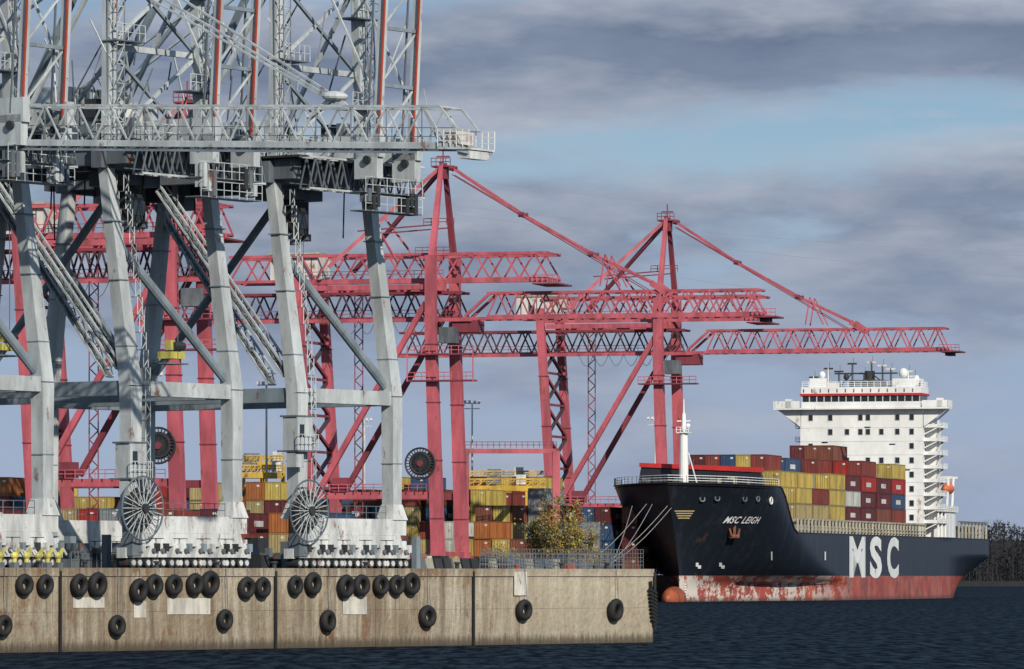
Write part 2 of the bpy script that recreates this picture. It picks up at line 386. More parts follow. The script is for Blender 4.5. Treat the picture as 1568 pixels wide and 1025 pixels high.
    b.truss(C(tL-1.2,2.4,32.1),C(tR+1.2,2.4,32.1),N*.8,Z*2.2,9,.14,.09,GREY,GREYD)
    for k in range(16):
        t=tL+R.uniform(-.5,tR-tL); o=R.uniform(4,25); hh=R.uniform(.8,2.6)
        b.box(C(t,o,34.2-hh),D*R.uniform(.6,1.6),N*R.uniform(.6,1.8),Z*hh,R.choice([DARK,GREYD,DARK,GREYD,GREY]))
    o=7.5; b.box(C(tc-1.9,o,31.8),D*3.8,N*3.2,Z*1.1,GREYD)
    b.box(C(tc-1.1,o+.4,29.4),D*1.9,N*2.0,Z*2.3,DARK); b.box(C(tc-1.0,o+.35,29.8),D*1.6,N*.06,Z*1.2,GLASS)
    b.box(C(tc-1.3,o+.1,28.6),D*.9,N*.9,Z*.8,GREYD); b.box(C(tc+.1,o+.1,28.9),D*.6,N*.6,Z*.5,GREYD)
    for k in range(4): b.beam(C(tc-1.3+k*.8,o+.5,32),C(tc-1.3+k*.8,o+.5,26.5 if k%3 else 34),.04,.04,CABLE)
    for s in (-2.2,2.2):
        b.box(C(tc+s-.35,-.8,32.9),D*.7,N*2.0,Z*2.0,GREY)
        b.tube(C(tc+s-.6,0,34.2),C(tc+s+.6,0,34.2),.3,DARK,12)
        for k in range(3): b.box(C(tc+s-.9+k*.5,-.5,31+R.uniform(-.5,.5)),D*.35,N*.8,Z*R.uniform(.8,1.8),R.choice([DARK,GREYD,GREY]))
    for z in (30.6,31.9):
        b.box(C(tc-3.3,-.4,z),D*6.6,N*1.4,Z*.08,GREYD); b.rail(C(tc-3.3,-.4,z),C(tc+3.3,-.4,z),1.1,.05,8,GREY)
    def B(s,k,out=0): return C(tc+s,-.4-.055*k-out,35+k)
    for s in (-2.0,2.0):
        b.beam(B(s,0),B(s,34),.34,.6,GREY,side=D)
        b.beam(B(s+.30,0,-.15),B(s+.30,34,-.15),.13,.2,REDS,side=D)
        b.beam(B(s-.28,0,.32),B(s-.28,34,.32),.16,.10,REDS,side=D)
        b.beam(B(s-.5,0,-.5),B(s-.5,34,-.5),.12,.12,GREYD,side=D)
        for k in range(0,34,2):
            b.beam(B(s-.5,k,-.5),B(s+.1,k+1,-1.1),.07,.07,GREY); b.beam(B(s+.1,k+1,-1.1),B(s-.5,k+2,-.5),.07,.07,GREY)
    for k in range(0,34,4):
        b.beam(B(-2.0,k+.5),B(2.0,k+.5),.25,.25,BLUEG)
        b.beam(B(-2.0,k+.5),B(2.0,k+4.5),.13,.13,GREY)
    for t in (tL+.3,tR-.6):
        b.beam(C(t,6.2,34),C(tc+(t-tc)*.85,6.6,60),.75,.7,GREY,side=D)
        b.truss(C(t+.1,5.2,34.5),C(tc+(t-tc)*.9,5.6,58),D*.8,N*.8,18,.08,.05,GREYD,GREY)
        b.beam(C(t,25,34),C(tc+(t-tc)*.85,8.5,60),.42,.42,BLUEG,side=D)
        b.beam(C(t,15.5,34),C(tc+(t-tc)*.9,6.8,47),.26,.26,GREY)
    for z,zz in ((34.5,41),(41,47.5),(47.5,54)):
        b.beam(C(tL+.5,6.5,z),C(tR-.8,6.5,zz),.22,.22,GREY); b.beam(C(tR-.8,6.5,z),C(tL+.5,6.5,zz),.22,.22,BLUEG)
        b.beam(C(tL+.5,6.5,zz),C(tR-.8,6.5,zz),.3,.4,GREY)
        b.box(C(tL,5.2,zz+.3),D*3.0,N*1.6,Z*.08,GREYD); b.rail(C(tL,5.2,zz+.38),C(tL+3,5.2,zz+.38),1.1,.05,5,GREY)
        b.box(C(tR-3,5.2,zz-2.6),D*3.0,N*1.6,Z*.08,GREYD); b.rail(C(tR-3,5.2,zz-2.5),C(tR,5.2,zz-2.5),1.1,.05,5,GREY)
    for s in (-2.0,2.0):
        b.beam(C(tc+s,7,52),B(s,2.5,.3),.14,.16,GREY); b.beam(C(tc+s,7,56),B(s,14,-.3),.1,.1,GREY)
        b.beam(C(tc+s,30,37),C(tc+s,8,58),.26,.26,BLUEG)
        b.beam(C(tc+s,36,36),C(tc+s*.6,9,50),.16,.16,GREY)
        b.beam(C(tc+s,18,35),C(tc+s,7,50),.08,.08,CABLE)
    b.box(C(tc-3.6,27,36.1),D*7.2,N*11,Z*4.6,GREY)
    for k in range(10): b.box(C(tc-3.5+k*.72,26.95,36.2),D*.08,N*.06,Z*4.4,GREYD)
    b.tube(C(tc+1,25,36.2),C(tc+1,25,39.5),1.6,WHITEP,16)
    b.box(C(tc-3.9,21.5,36.05),D*7.8,N*5,Z*.12,GREYD); b.rail(C(tc-3.9,21.5,36.2),C(tc+3.9,21.5,36.2),1.1,.06,9,GREY)
    for k in range(30):
        t=R.uniform(tL-1,tR+1); o=R.uniform(3,22); z=34.5+R.choice([0,0,0,0,1.7]); s1=R.uniform(.4,1.2)
        b.box(C(t,o,z),D*s1,N*s1,Z*R.uniform(.5,1.6),R.choice([GREY,GREYD,GREYD,DARK,BLUEG]))
    for k in range(20):
        t=R.uniform(tL-1,tR+1); o=R.uniform(2.5,20); z=R.uniform(34.5,42)
        b.beam(C(t,o,z),C(t+R.uniform(-2,2),o+R.uniform(-2,2),z+R.uniform(1.5,5)),.09,.09,R.choice([GREY,GREYD]))
    for k in range(7):
        t=R.uniform(tL,tR); o=R.uniform(5,20); z=R.uniform(28,33)
        b.tube(C(t,o,33),C(t+R.uniform(-.2,.2),o,z),.06,DARK,5)
    q=C(tL-.6,15,20.5); b.box(q,D*1.6,N*1.2,Z*.5,YELL); b.box(q+Z*.6,D*.5,N*.5,Z*.7,YELL); b.tube(q+D*.3+Z*.9,q+D*1.4+Z*.9,.3,DARK,8); b.box(q-Z*.4-D*.4,D*2.4,N*1.6,Z*.1,GREYD); b.beam(q+D*.8,q+D*.8+Z*13,.06,.06,CABLE)
    return b.build('container_gantry_crane')
grey(200,355,1); grey(455,600,2); grey(-95,65,3)
b=MB()
pl=P(-420,214,384); pr=P(690,222,353)
n=22
wv=Vector((.55,.83,0))*2.4
b.truss(pl,pr,wv,Z*2.3,n,.15,.10,GREY,GREY,True)
b.beam(pl-Z*.15-wv*.5,pr-Z*.15-wv*.5,.3,.36,GREY); b.beam(pl-Z*.15+wv*.5,pr-Z*.15+wv*.5,.3,.36,GREYD)
b.beam(pl-Z*.55-wv*.5,pr.lerp(pl,.03)-Z*.55-wv*.5,.14,.14,BLUEG)
for k in range(n*2):
    a=pl.lerp(pr,k/(n*2.)); b.beam(a-wv*.5-Z*.5,a-wv*.5+Z*.2,.12,.12,GREYD)
for k in range(n):
    a=pl.lerp(pr,(k+.5)/n); b.beam(a-wv*.5,a-wv*.5+Z*2.3,.07,.07,GREYD)
b.rail(pl+wv*.3,pr+wv*.3,1.1,.05,60,GREYD)
e=(pr-pl).normalized()
for s in (-.5,.5):
    b.beam(pr+wv*s+Z*2.3,pr+wv*s+e*1.3+Z*.9,.14,.14,GREY); b.beam(pr+wv*s,pr+wv*s+e*2.2-Z*.45,.3,.35,GREY)
    b.beam(pr+wv*s+Z*2.3-e*1.2,pr+wv*s+e*.4,.12,.12,GREY)
b.box(pr-wv*.6-Z*.35,e*2.3,wv*1.2,Z*.12,GREYL); b.rail(pr-wv*.6-Z*.2,pr-wv*.6+e*2.3-Z*.2,1.1,.06,5,WHITEP,3); b.rail(pr+wv*.6-Z*.2,pr+wv*.6+e*2.3-Z*.2,1.1,.06,5,WHITEP,3)
b.box(pr-wv*.5+e*.3,e*.9,wv*.8,Z*.8,WHITEP); b.box(pr-wv*.5+e*1.3-Z*.9,e*.9,wv*.9,Z*.5,GREYL)
b.beam(pr+Z*2.35-e*1.0-wv*.5,pr+Z*3.4-e*1.2-wv*.5,.06,.06,GREY)
q=P(513,148,362); b.ell(q,e*.95,wv*.25,Z*.35,GREYL); b.beam(q,q-e*2.2-Z*1.5,.3,.3,GREYL); b.beam(q,q+e*2-Z*1.4,.25,.25,GREYL)
for o in (0,1.0,1.7): b.beam(P(512,147+o*6,362),P(265-o*30,-10,372),.13,.13,GREY)
for x in (-420,-300):
    for s in (-1.2,1.2):
        a=P(x,214,384 if x<-400 else 380)+wv*s; b.beam(Vector((a.x,a.y,ZT)),a+Z*6,1.0,1.0,GREY,side=D)
b.build('lattice_boom_crane')
# ------------------------------------------------------------------ faded red cranes
def pink(px,Y,boom=True,umax=61.8,full=True):
    O=P(px,885,Y); O.z=0
    b=MB()
    def K(u,v,z): return O+SM*u+SA*v+Z*z
    VW=8.5; gu=-24.8
    for v in (-VW,VW):
        b.beam(K(-1.5,v,52),K(0,v,ZT+1.5),2.0,2.0,PINK,side=SM,w2=2.4)
        b.beam(K(-1.5,v,66),K(-1.5,v,52),2.0,1.8,PINK,side=SM)
        b.beam(K(gu-3.5,v,64),K(gu,v,ZT+1.5),1.6,1.7,PINK,side=SM,w2=2.0)
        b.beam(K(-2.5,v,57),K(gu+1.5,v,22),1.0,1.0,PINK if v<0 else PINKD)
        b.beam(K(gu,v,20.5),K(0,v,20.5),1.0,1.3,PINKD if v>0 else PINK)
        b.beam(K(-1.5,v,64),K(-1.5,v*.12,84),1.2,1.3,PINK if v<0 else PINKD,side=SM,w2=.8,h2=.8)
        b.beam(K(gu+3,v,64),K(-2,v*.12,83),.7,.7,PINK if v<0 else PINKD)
        b.beam(K(-8,v,64.5),K(-14.5,v*.6,74),.35,.35,PINK)
        b.beam(K(-1.5,v*.6,72),K(-17,v*.6,72-1),.25,.25,PINKD)
        b.beam(K(-2,v,60),K(gu-2,v,60),.8,1.0,PINK)
        for u in (gu,0):
            b.beam(K(u-2,v,ZT+2),K(u+2,v,ZT+2),2,2.4,PINK)
            for k in (-2,-.7,.7,2): b.tube(K(u+k,v-1,ZT+.6),K(u+k,v+1,ZT+.6),.6,DARK,10)
        for zc in (16,27,38,49):
            b.beam(K(-1.5*(zc-7)/45,v,zc),K(-1.5*(zc-7)/45,v,zc+.2),2.45,2.25,PINKD,side=SM)
            b.beam(K(gu-3.5*(zc-7)/57,v,zc),K(gu-3.5*(zc-7)/57,v,zc+.2),2.05,1.95,PINKD,side=SM)
    for u in (gu,0):
        b.beam(K(u,-VW-3,ZT+3.4),K(u,VW+3,ZT+3.4),1.6,1.8,PINK)
    zs=[22,29,36,43,50,57]
    for i in range(5):
        u0=gu-3.5*(zs[i]-7)/57; u1=gu-3.5*(zs[i+1]-7)/57
        b.beam(K(u0,-VW,zs[i]),K(u1,VW,zs[i+1]),.6,.6,STEELD); b.beam(K(u0,VW,zs[i]),K(u1,-VW,zs[i+1]),.6,.6,PINKD)
        b.beam(K(u0,VW,zs[i]),K(u0,-VW,zs[i]),.5,.5,PINKD)
    z=10
    while z<60:
        p=K(gu+3.2,VW,z)
        b.beam(p,p+Z*3,.2,.2,PINKD); b.beam(p+SM*1.6,p+SM*1.6+Z*3,.2,.2,PINKD); b.beam(p,p+SM*1.6+Z*1.5,.18,.18,PINKD); b.beam(p+SM*1.6+Z*1.5,p+Z*3,.18,.18,PINKD)
        z+=3
    b.box(K(-3.4,-1.6,83.2),SM*3.6,SA*3.2,Z*.3,PINKD); b.rail(K(-3.4,-1.6,83.5),K(.4,-1.6,83.5),1.4,.15,4,PINKD)
    b.box(K(-2.4,-1,81),SM*1.8,SA*2,Z*2.2,PINKD); b.beam(K(-1.5,0,84),K(-1.5,0,87),.3,.3,PINKD); b.beam(K(-2.8,0,85.3),K(-.2,0,85.3),.25,.25,PINKD)
    b.rail(K(-4.5,-3,72),K(1.5,-3,72),1.3,.15,4,PINKD)
    ue=20.5 if full else 5
    hu=4.8
    b.truss(K(gu-4 if px>900 else gu-18,0,61.6),K(ue,0,61.6),SA*9,Z*hu,8 if px>900 else 11,.55,.30,PINK,PINK,x=False,bottomdiag=False)
    b.beam(K(gu-4,-4.6,61.3),K(ue,-4.6,61.3),.6,.8,PINK)
    b.rail(K(gu-4,-5.2,62),K(0,-5.2,62),1.3,.1,20,PINKD)
    b.box(K(ue-3,-5.5,60.4),SM*5,SA*11,Z*.3,PINKD); b.rail(K(ue-3,-5.5,60.6),K(ue+2,-5.5,60.6),1.5,.15,5,PINK); 
    b.box(K(-4.5,-6,59.4),SM*5,SA*1.5,Z*2.0,PINK); b.box(K(-3.5,-7,65),SM*3.4,SA*2,Z*1.0,PINK); b.rail(K(-5,-7,66.3),K(2,-7,66.3),1.3,.13,5,PINKD)
    b.box(K(gu-10,-4,61.8),SM*9.5,SA*8,Z*5.0,WHITEP); b.box(K(gu-10.3,-4.3,66.8),SM*10.1,SA*8.6,Z*.35,BEIGE)
    for k in range(5): b.box(K(gu-9+k*1.8,-4.08,62.5),SM*.18,SA*.06,Z*3.6,GREYD)
    b.box(K(gu-7,-4.1,62.5),SM*1.2,SA*.06,Z*2.4,DARK)
    b.truss(K(-62 if px>600 else -40,0,54.4),K(3,0,54.4),SA*5,Z*4.8,15,.5,.30,PINKD,STEELD,bottomdiag=False)
    b.beam(K(-62 if px>600 else -40,-2.8,54),K(5,-2.8,54),.5,.7,PINK)
    b.rail(K(-50,-3.4,54.6),K(3,-3.4,54.6),1.3,.1,36,PINKD)
    if boom:
        b.truss(K(8,0,54.6),K(umax-1,0,54.6),SA*5,Z*4.4,13,.45,.26,PINK,PINK,bottomdiag=False)
        for v in (-2.5,2.5):
            b.beam(K(3.5,v,54.6),K(8.5,v,59),.5,.5,PINK); b.beam(K(3,v,54.2),K(umax,v,54.2),.5,.55,PINK)
        b.box(K(umax-2,-3.5,53.7),SM*4.5,SA*7,Z*.3,PINKD); b.rail(K(umax-2,-3.5,54),K(umax+2.4,-3.5,54),1.3,.13,5,PINK); b.box(K(umax-1,-2,53),SM*1.6,SA*4,Z*.7,DARK)
        for v in (-2.5,2.5):
            p0=K(.5,v*.4,83); p1=K(40,v,60.5)
            for a,e in ((0,.35),(.35,.7),(.7,1)):
                A=p0.lerp(p1,a)-Z*(1.4*math.sin(math.pi*a)); E=p0.lerp(p1,e)-Z*(1.4*math.sin(math.pi*e))
                b.beam(A,E,.36,.42,PINK); b.tube(A-SM*.5,A+SM*.5,.5,PINKD,8)
            b.beam(p0-Z*1.2,p1-Z*2,.16,.16,PINKD)
            b.beam(p1,K(43,v,58.5),1.1,1.1,PINK); b.beam(K(30,v,60),K(31,v,66),.25,.25,PINK); b.beam(K(34,v,60),K(31,v,66),.25,.25,PINK)
    b.box(K(1,-2.5,51.6),SM*5,SA*5,Z*2.2,PINKD); b.box(K(-1,-5,49.5),SM*3.2,SA*3,Z*3,GREYD)
    for k in range(6):
        for j in range(8):
            a=j/8;e_=(j+1)/8
            f=lambda x:K(gu+4+k*3.4+x*3.4,-3.2,54-2.6*math.sin(math.pi*x))
            b.beam(f(a),f(e_),.1,.1,CABLE)
    b.box(K(-5.5,-VW-2.4,47),SM*13,SA*2.8,Z*.3,PINKD); b.rail(K(-5.5,-VW-2.4,47.2),K(7.5,-VW-2.4,47.2),1.5,.15,9,PINK)
    if px<900:
        b.box(K(-5.5,-VW-2.4,42),SM*13,SA*2.8,Z*.3,PINKD)
        b.rail(K(-5.5,-VW-2.4,42.2),K(7.5,-VW-2.4,42.2),1.5,.15,9,PINK); [b.beam(K(u,-VW-2.4,42),K(u,-VW-2.4,48.5),.25,.25,PINK) for u in (-5.5,7.4)]
    b.rail(K(gu+2,-VW-1.5,21.3),K(-2,-VW-1.5,21.3),1.3,.13,12,PINK); b.box(K(gu+4,-VW-1,21.3),SM*3,SA*2,Z*2.6,PINKD)
    rc=K(-3.2,-VW-1.5,26.5) if px<900 else K(gu+5,-VW-2,14)
    for rr in (2.9,1.9): b.torus(rc,SM,Z,rr,.2,DARK,28,5)
    for k in range(28):
        a=2*math.pi*k/28; r=SM*math.cos(a)+Z*math.sin(a); b.beam(rc+r*.5,rc+r*2.9,.17,.17,DARK)
    b.tube(rc+SA*.3,rc+SA*.5,2.3,STEELD,20); b.tube(rc-SA*.4,rc+SA*.6,.6,PINKD,12)
    return b.build('ship_to_shore_crane')
pink(1032,1250); pink(690,1086); pink(300,940,boom=False,full=False)
pink(-60,850,boom=False,full=False)
# ------------------------------------------------------------------ ship
ship=empty('container_ship',S(100,0,0))
def ztop(s):
    if s<20: return 23.6+.4*max(0,(6-s)/16)
    if s<38:
        t=(s-20)/18; t=t*t*(3-2*t); return 23.6-(23.6-14.3)*t
    return 14.3
def stem(z): 
    return -10.5*max(0,(z-5)/19.0)**1.15
def hw(s,z):
    x=s-stem(z)
    if x<=0: return 0
    t=max(0,min(1,(z-4)/20))**.5
    L=92-58*t; p=1.35+2.6*t
    w=16.4 if x>=L else 16.4*(1-(1-x/L)**p)
    if s>200 and z<10:
        w*=1-min(1,((s-200)/62))**2*(1-max(z,0)/10)*.8
    return w
m,nt,bb=base('ship_hull_paint',.38,0,.5)
p=pos(nt); sp=nn(nt,'ShaderNodeSeparateXYZ'); nt.links.new(p,sp.inputs[0]); z=sp.outputs[2]
yy=math_(nt,'DIVIDE',math_(nt,'SUBTRACT',sp.outputs[1],1140),300)
fr=noise(nt,p,.25,5,.7,(1,1,.6)); fs_=noise(nt,p,1,7,.75,(.35,.10,.22)); fv=noise(nt,p,1,5,.7,(.5,.5,.04)); fv2=noise(nt,p,1,6,.75,(.9,.22,.10),(4,4,4))
red=mix(nt,ramp(nt,fr,[(.38,0.0),(.60,1.0)]),(.44,.075,.030),(.24,.04,.022))
red=mix(nt,ramp(nt,yy,[(.05,.75),(.35,0.0)]),red,(.36,.085,.07))
red=mix(nt,ramp(nt,fv2,[(.52,0.0),(.62,.7)]),red,(.12,.03,.02))
red=mix(nt,ramp(nt,fv2,[(.32,.7),(.40,0.0)]),red,(.46,.17,.10))
scr=math_(nt,'MULTIPLY',ramp(nt,fs_,[(.49,0.0),(.53,1.0)]),ramp(nt,yy,[(.20,.92),(.34,.06)]))
red=mix(nt,scr,red,(.60,.57,.52))
zn=math_(nt,'DIVIDE',z,24)
red=mix(nt,ramp(nt,zn,[(.0,.85),(.045,0.0)]),red,(.05,.03,.02))
blk=mix(nt,ramp(nt,fv,[(.5,0.0),(.75,.5)]),(.010,.014,.022),(.045,.045,.055))
blk=mix(nt,ramp(nt,fr,[(.64,0.0),(.70,.5)]),blk,(.09,.045,.03))
edge=math_(nt,'ADD',zn,math_(nt,'MULTIPLY',math_(nt,'SUBTRACT',fs_,.5),.014))
cc=mix(nt,ramp(nt,edge,[(.218,0.0),(.222,1.0)]),red,blk)
nt.links.new(cc,bb.inputs['Base Color'])
HULL=m
ss=[-10.5+ (i/30)**1.3*40 for i in range(31)]+[32+i*3 for i in range(0,76)]+[262]
nz=22
def ring(i,side):
    out=[]
    for j in range(nz+1):
        q=j/nz
        s0=ss[i]; zt=ztop(max(s0,-10.5)); zz=-1.5+(zt+1.5)*q
        s=s0
        st=stem(zz)
        if s0<30: s=st+(s0+10.5)*(30-st)/40.5
        out.append((s,side*hw(s,zz),zz))
    return out
mbh=MB(); k=mbh.mi(HULL)
idx={}
for side in (1,-1):
    for i in range(len(ss)):
        r=ring(i,side)
        for j,(s,wv_,zz) in enumerate(r):
            idx[side,i,j]=len(mbh.v); mbh.v.append(S(s,wv_,zz))
for side in (1,-1):
    for i in range(len(ss)-1):
        for j in range(nz):
            q=(idx[side,i,j],idx[side,i+1,j],idx[side,i+1,j+1],idx[side,i,j+1])
            mbh.f.append(q if side==1 else q[::-1]); mbh.m.append(k)
for j in range(nz):
    i=len(ss)-1; mbh.f.append((idx[1,i,j],idx[-1,i,j],idx[-1,i,j+1],idx[1,i,j+1])); mbh.m.append(k)
mbh.build('hull',True,ship)
md=MB(); kd=md.mi(PINKD)
for i in range(len(ss)):
    a=mbh.v[idx[1,i,nz]]-Z*.5; c=mbh.v[idx[-1,i,nz]]-Z*.5
    md.v+=[a,c]
    if i: md.f.append((2*i-2,2*i,2*i+1,2*i-1)); md.m.append(kd)
for side in (1,-1):
    for i in range(len(ss)-1):
        a=mbh.v[idx[side,i,nz]]; c=mbh.v[idx[side,i+1,nz]]; md.beam(a,c,.35,.18,NAVY)
md.build('deck',False,ship)
mb=MB(); mb.ell(S(-4.5,0,.6),SA*7,SM*2.0,Z*2.5,paint('bulb_orange_red',(.40,.10,.04),.5,.4,.3,.5),20,14); mb.build('bulbous_bow',True,ship)
def lettering(txt,s0,s1,z0,z1,off,bold,name):
    cu=bpy.data.curves.new(name,'FONT'); cu.body=txt; cu.offset=bold; cu.resolution_u=4; cu.space_character=1.12
    o=bpy.data.objects.new('tmp',cu); scene.collection.objects.link(o); bpy.context.view_layer.update()
    dg=bpy.context.evaluated_depsgraph_get(); me=bpy.data.meshes.new_from_object(o.evaluated_get(dg)); bpy.data.objects.remove(o)
    xs=[v.co.x for v in me.vertices]; ys=[v.co.y for v in me.vertices]; x0,x1,y0,y1=min(xs),max(xs),min(ys),max(ys)
    for v in me.vertices:
        s=s0+(v.co.x-x0)/(x1-x0)*(s1-s0); zz=z0+(v.co.y-y0)/(y1-y0)*(z1-z0)
        v.co=S(s,hw(s,zz)+off,zz)-ship.location
    me.materials.clear(); me.materials.append(WHITE)
    ob=bpy.data.objects.new(name,me); scene.collection.objects.link(ob); ob.parent=ship
lettering('M',91,108.5,4.9,13.9,.06,.04,'hull_letter_m')
lettering('S',113.5,127,4.75,14.05,.06,.04,'hull_letter_s')
lettering('C',133,146.5,4.75,14.05,.06,.04,'hull_letter_c')
lettering('MSC LEIGH',3.0,12.5,15.9,17.3,.30,.02,'bow_name')
mb=MB()
gs=[i for i in range(len(ss)) if ss[i]<20]
for side in (1,-1):
    for i in gs[:-1]:
        a=mbh.v[idx[side,i,nz]]; c=mbh.v[idx[side,i+1,nz]]
        if (a-c).length<.1: continue
        mb.rail(a,c,1.5,.10,max(1,int((a-c).length/1.6)),WHITE,3)
q=P(1047,740,1166); fb=Vector((q.x,q.y,23.5))
mb.tube(fb,fb+Z*11,1.0,WHITE,14,.8); mb.tube(fb+Z*11,fb+Z*15,.55,WHITE,10,.4); mb.tube(fb+Z*15,fb+Z*18,.2,WHITE,8,.1)
mb.box(fb+Z*11-SM*1.3-SA*1.2,SM*2.6,SA*2.4,Z*.2,WHITE); mb.rail(fb+Z*11.2-SM*1.3-SA*1.2,fb+Z*11.2+SM*1.3-SA*1.2,1,.12,3,WHITE)
mb.beam(fb+Z*13.5-SM*1.4,fb+Z*13.5+SM*1.4,.25,.25,WHITE); mb.ell(fb+Z*12.5+SM*.9,SM*.5,SA*.5,Z*.5,WHITE); mb.ell(fb+Z*14-SM*.9,SM*.35,SA*.35,Z*.35,REDS)
mb.beam(fb+Z*7+SM*1,fb+Z*0+SM*3,.2,.2,WHITE)
z0=23.1
s0,wa=18,13.2
mb.hexa([S(s0,-wa,z0),S(s0,wa,z0),S(s0+3,wa,z0),S(s0+3,-wa,z0),S(s0+1.0,-wa+.6,z0+4.6),S(s0+1.0,wa-.6,z0+3.4),S(s0+3,wa-.6,z0+3.4),S(s0+3,-wa+.6,z0+4.6)],NAVY)
mb.hexa([S(s0+.6,-wa+.3,z0+4.62),S(s0+.6,wa-.3,z0+3.42),S(s0+3.2,wa-.3,z0+3.42),S(s0+3.2,-wa+.3,z0+4.62),S(s0+.6,-wa+.3,z0+5.5),S(s0+.6,wa-.3,z0+4.4),S(s0+3.2,wa-.3,z0+4.4),S(s0+3.2,-wa+.3,z0+5.5)],RED)
for x,wd in ((-7,2),(-3,1.2),(4,2.2),(8,1.5),(-10,1.2),(11,1.4)):
    mb.box(S(9,x,23.2),SM*wd,SA*2,Z*random.uniform(1.2,2.2),random.choice([GREYD,DARK,BEIGE])); mb.tube(S(7,x,24.2),S(7,x+wd,24.2),.7,DARK,10)
mb.build('forecastle_gear',False,ship)
mb=MB()
def hp(px,py,off=.1,port=True):
    best=None
    r=(px-784)/F
    for i in range(-100,1400):
        s=i*.1
        z=H; 
        for _ in range(3):
            w_=hw(s,z); q=S(s,w_,0); z=H+(885-py)/F*q.y
        e_=abs(q.x/q.y-r)
        if w_>0 and (best is None or e_<best[0]): best=(e_,s,z)
    _,s,z=best; w_=hw(s,z); q=S(s,w_+off,z)
    tg=(S(s+1,hw(s+1,z),0)-S(s-1,hw(s-1,z),0)).normalized(); return q,tg,s,z
def hull_quad(px0,px1,py0,py1,mat,off=.12):
    a=hp(px0,py1,off)[0];b_=hp(px1,py1,off)[0];c_=hp(px1,py0,off)[0];d_=hp(px0,py0,off)[0]; mb.quad(a,b_,c_,d_,mat)
for px,py in ((1098,763),(1140,764),(1160,764),(1075,764),(1180,767)):
    q,tg,s,z=hp(px,py,.12); mb.torus(q,tg,Z,.55 if px!=1180 else .7,.16,WHITE if px==1180 else GREYD,14,5); 
q,tg,s,z=hp(1122,812,.35); RUST=paint('rusty_anchor',(.22,.085,.05),.8,.4,.6,.6)
mb.beam(q+Z*1.6,q-Z*1.3,.55,.5,RUST); mb.tube(q-Z*1.3-tg*1.1,q-Z*1.3+tg*1.1,.45,RUST,8)
mb.beam(q-Z*1.2-tg*1.0,q+Z*.3-tg*1.5,.5,.4,RUST,w2=.15); mb.beam(q-Z*1.2+tg*1.0,q+Z*.3+tg*1.5,.5,.4,RUST,w2=.15); mb.torus(q+Z*1.7,tg,Z,.8,.25,NAVY,14,5)
GOLD=paint('gold_paint',(.55,.43,.20),.5,.2)
for k in range(4):
    y=782+k*3.6; hull_quad(1040-8+k*1.5,1062-k*2.5,y,y+1.8,GOLD,.2)
for px in (1064,1100): 
    hull_quad(px,px+4,862,868,WHITE,.2); hull_quad(px+3,px+8,866,871,WHITE,.2)
for k in range(7): hull_quad(1046+k*.4,1049+k*.4,890+k*4,892+k*4,WHITE,.15)
for px in (1435,1262,1180):
    hull_quad(px,px+2,845,858,WHITE,.1)
hull_quad(1486,1492,838,846,WHITE,.1)
mb.build('hull_marks_and_anchor',False,ship)
mb=MB()
s=41
while s<182:
    for sd in (1,-1):
        w_=min(hw(s,14.3),16.2)*sd
        mb.beam(S(s,w_*.97,14.2),S(s,w_*.97,17.2),.45,.6,BEIGE)
        mb.beam(S(s,w_*.97,17.0),S(s,w_*.80,17.0),.4,.4,BEIGE)
    s+=3.6
for sd in (1,-1):
    for z,t in ((17.2,.35),(15.6,.12),(14.9,.12)):
        mb.beam(S(41,15.6*sd,z),S(182,15.9*sd,z),.3,t,BEIGE)
    mb.beam(S(225,15.7*sd,18.2),S(262,15.7*sd,18.2),.5,.6,GREYD)
    for k in range(9): mb.beam(S(225+k*4.6,15.7*sd,14.2),S(225+k*4.6,15.7*sd,18.2),.5,.8,BEIGE)
    mb.beam(S(225,15.7*sd,15.6),S(262,15.7*sd,15.6),.15,.15,BEIGE)
for k in range(3): mb.box(S(228+k*11,-14,14.3),SM*28,SA*7,Z*3,GREYD)
for k in range(8): mb.box(S(43+k*17.2,-14.5,14.35),SM*29,SA*15.8,Z*2.6,BEIGE)
mb.build('deck_structures',False,ship)
mb=MB(); s0=186
mb.box(S(s0,-14.8,14.4),SM*29.2,SA*13,Z*29.9,WHITE)
for k in range(1,9): mb.box(S(s0-.06,-14.8,14.4+k*3.2),SM*29.2,SA*.05,Z*.07,WHITEP)
cols=[-12.3,-7.6,-3.6,-.4,1.4,4.6,8.4,11.8]
for r in range(8):
    z=18.3+r*3.35
    for i,x in enumerate(cols):
        if random.random()<.12 or (r<2 and i in(3,4)): continue
        if r%2==1 and i in (2,5): continue
        mb.box(S(s0-.10,x-.6,z-.1),SM*1.2,SA*.06,Z*1.5,WHITEP); mb.box(S(s0-.14,x-.48,z),SM*.96,SA*.06,Z*1.3,GLASS)
for x,z in ((-9.6,36.5),(6.5,36),(.6,40),(10,30)): mb.box(S(s0-.14,x,z),SM*1.4,SA*.08,Z*.25,GLASS)
mb.box(S(s0-2,-20.8,44.3),SM*41.6,SA*5,Z*.35,WHITE)
mb.box(S(s0-2.0,-20.8,44.7),SM*6.2,SA*.25,Z*1.6,WHITE); mb.box(S(s0-2.0,14.6,44.7),SM*6.2,SA*.25,Z*1.6,WHITE)
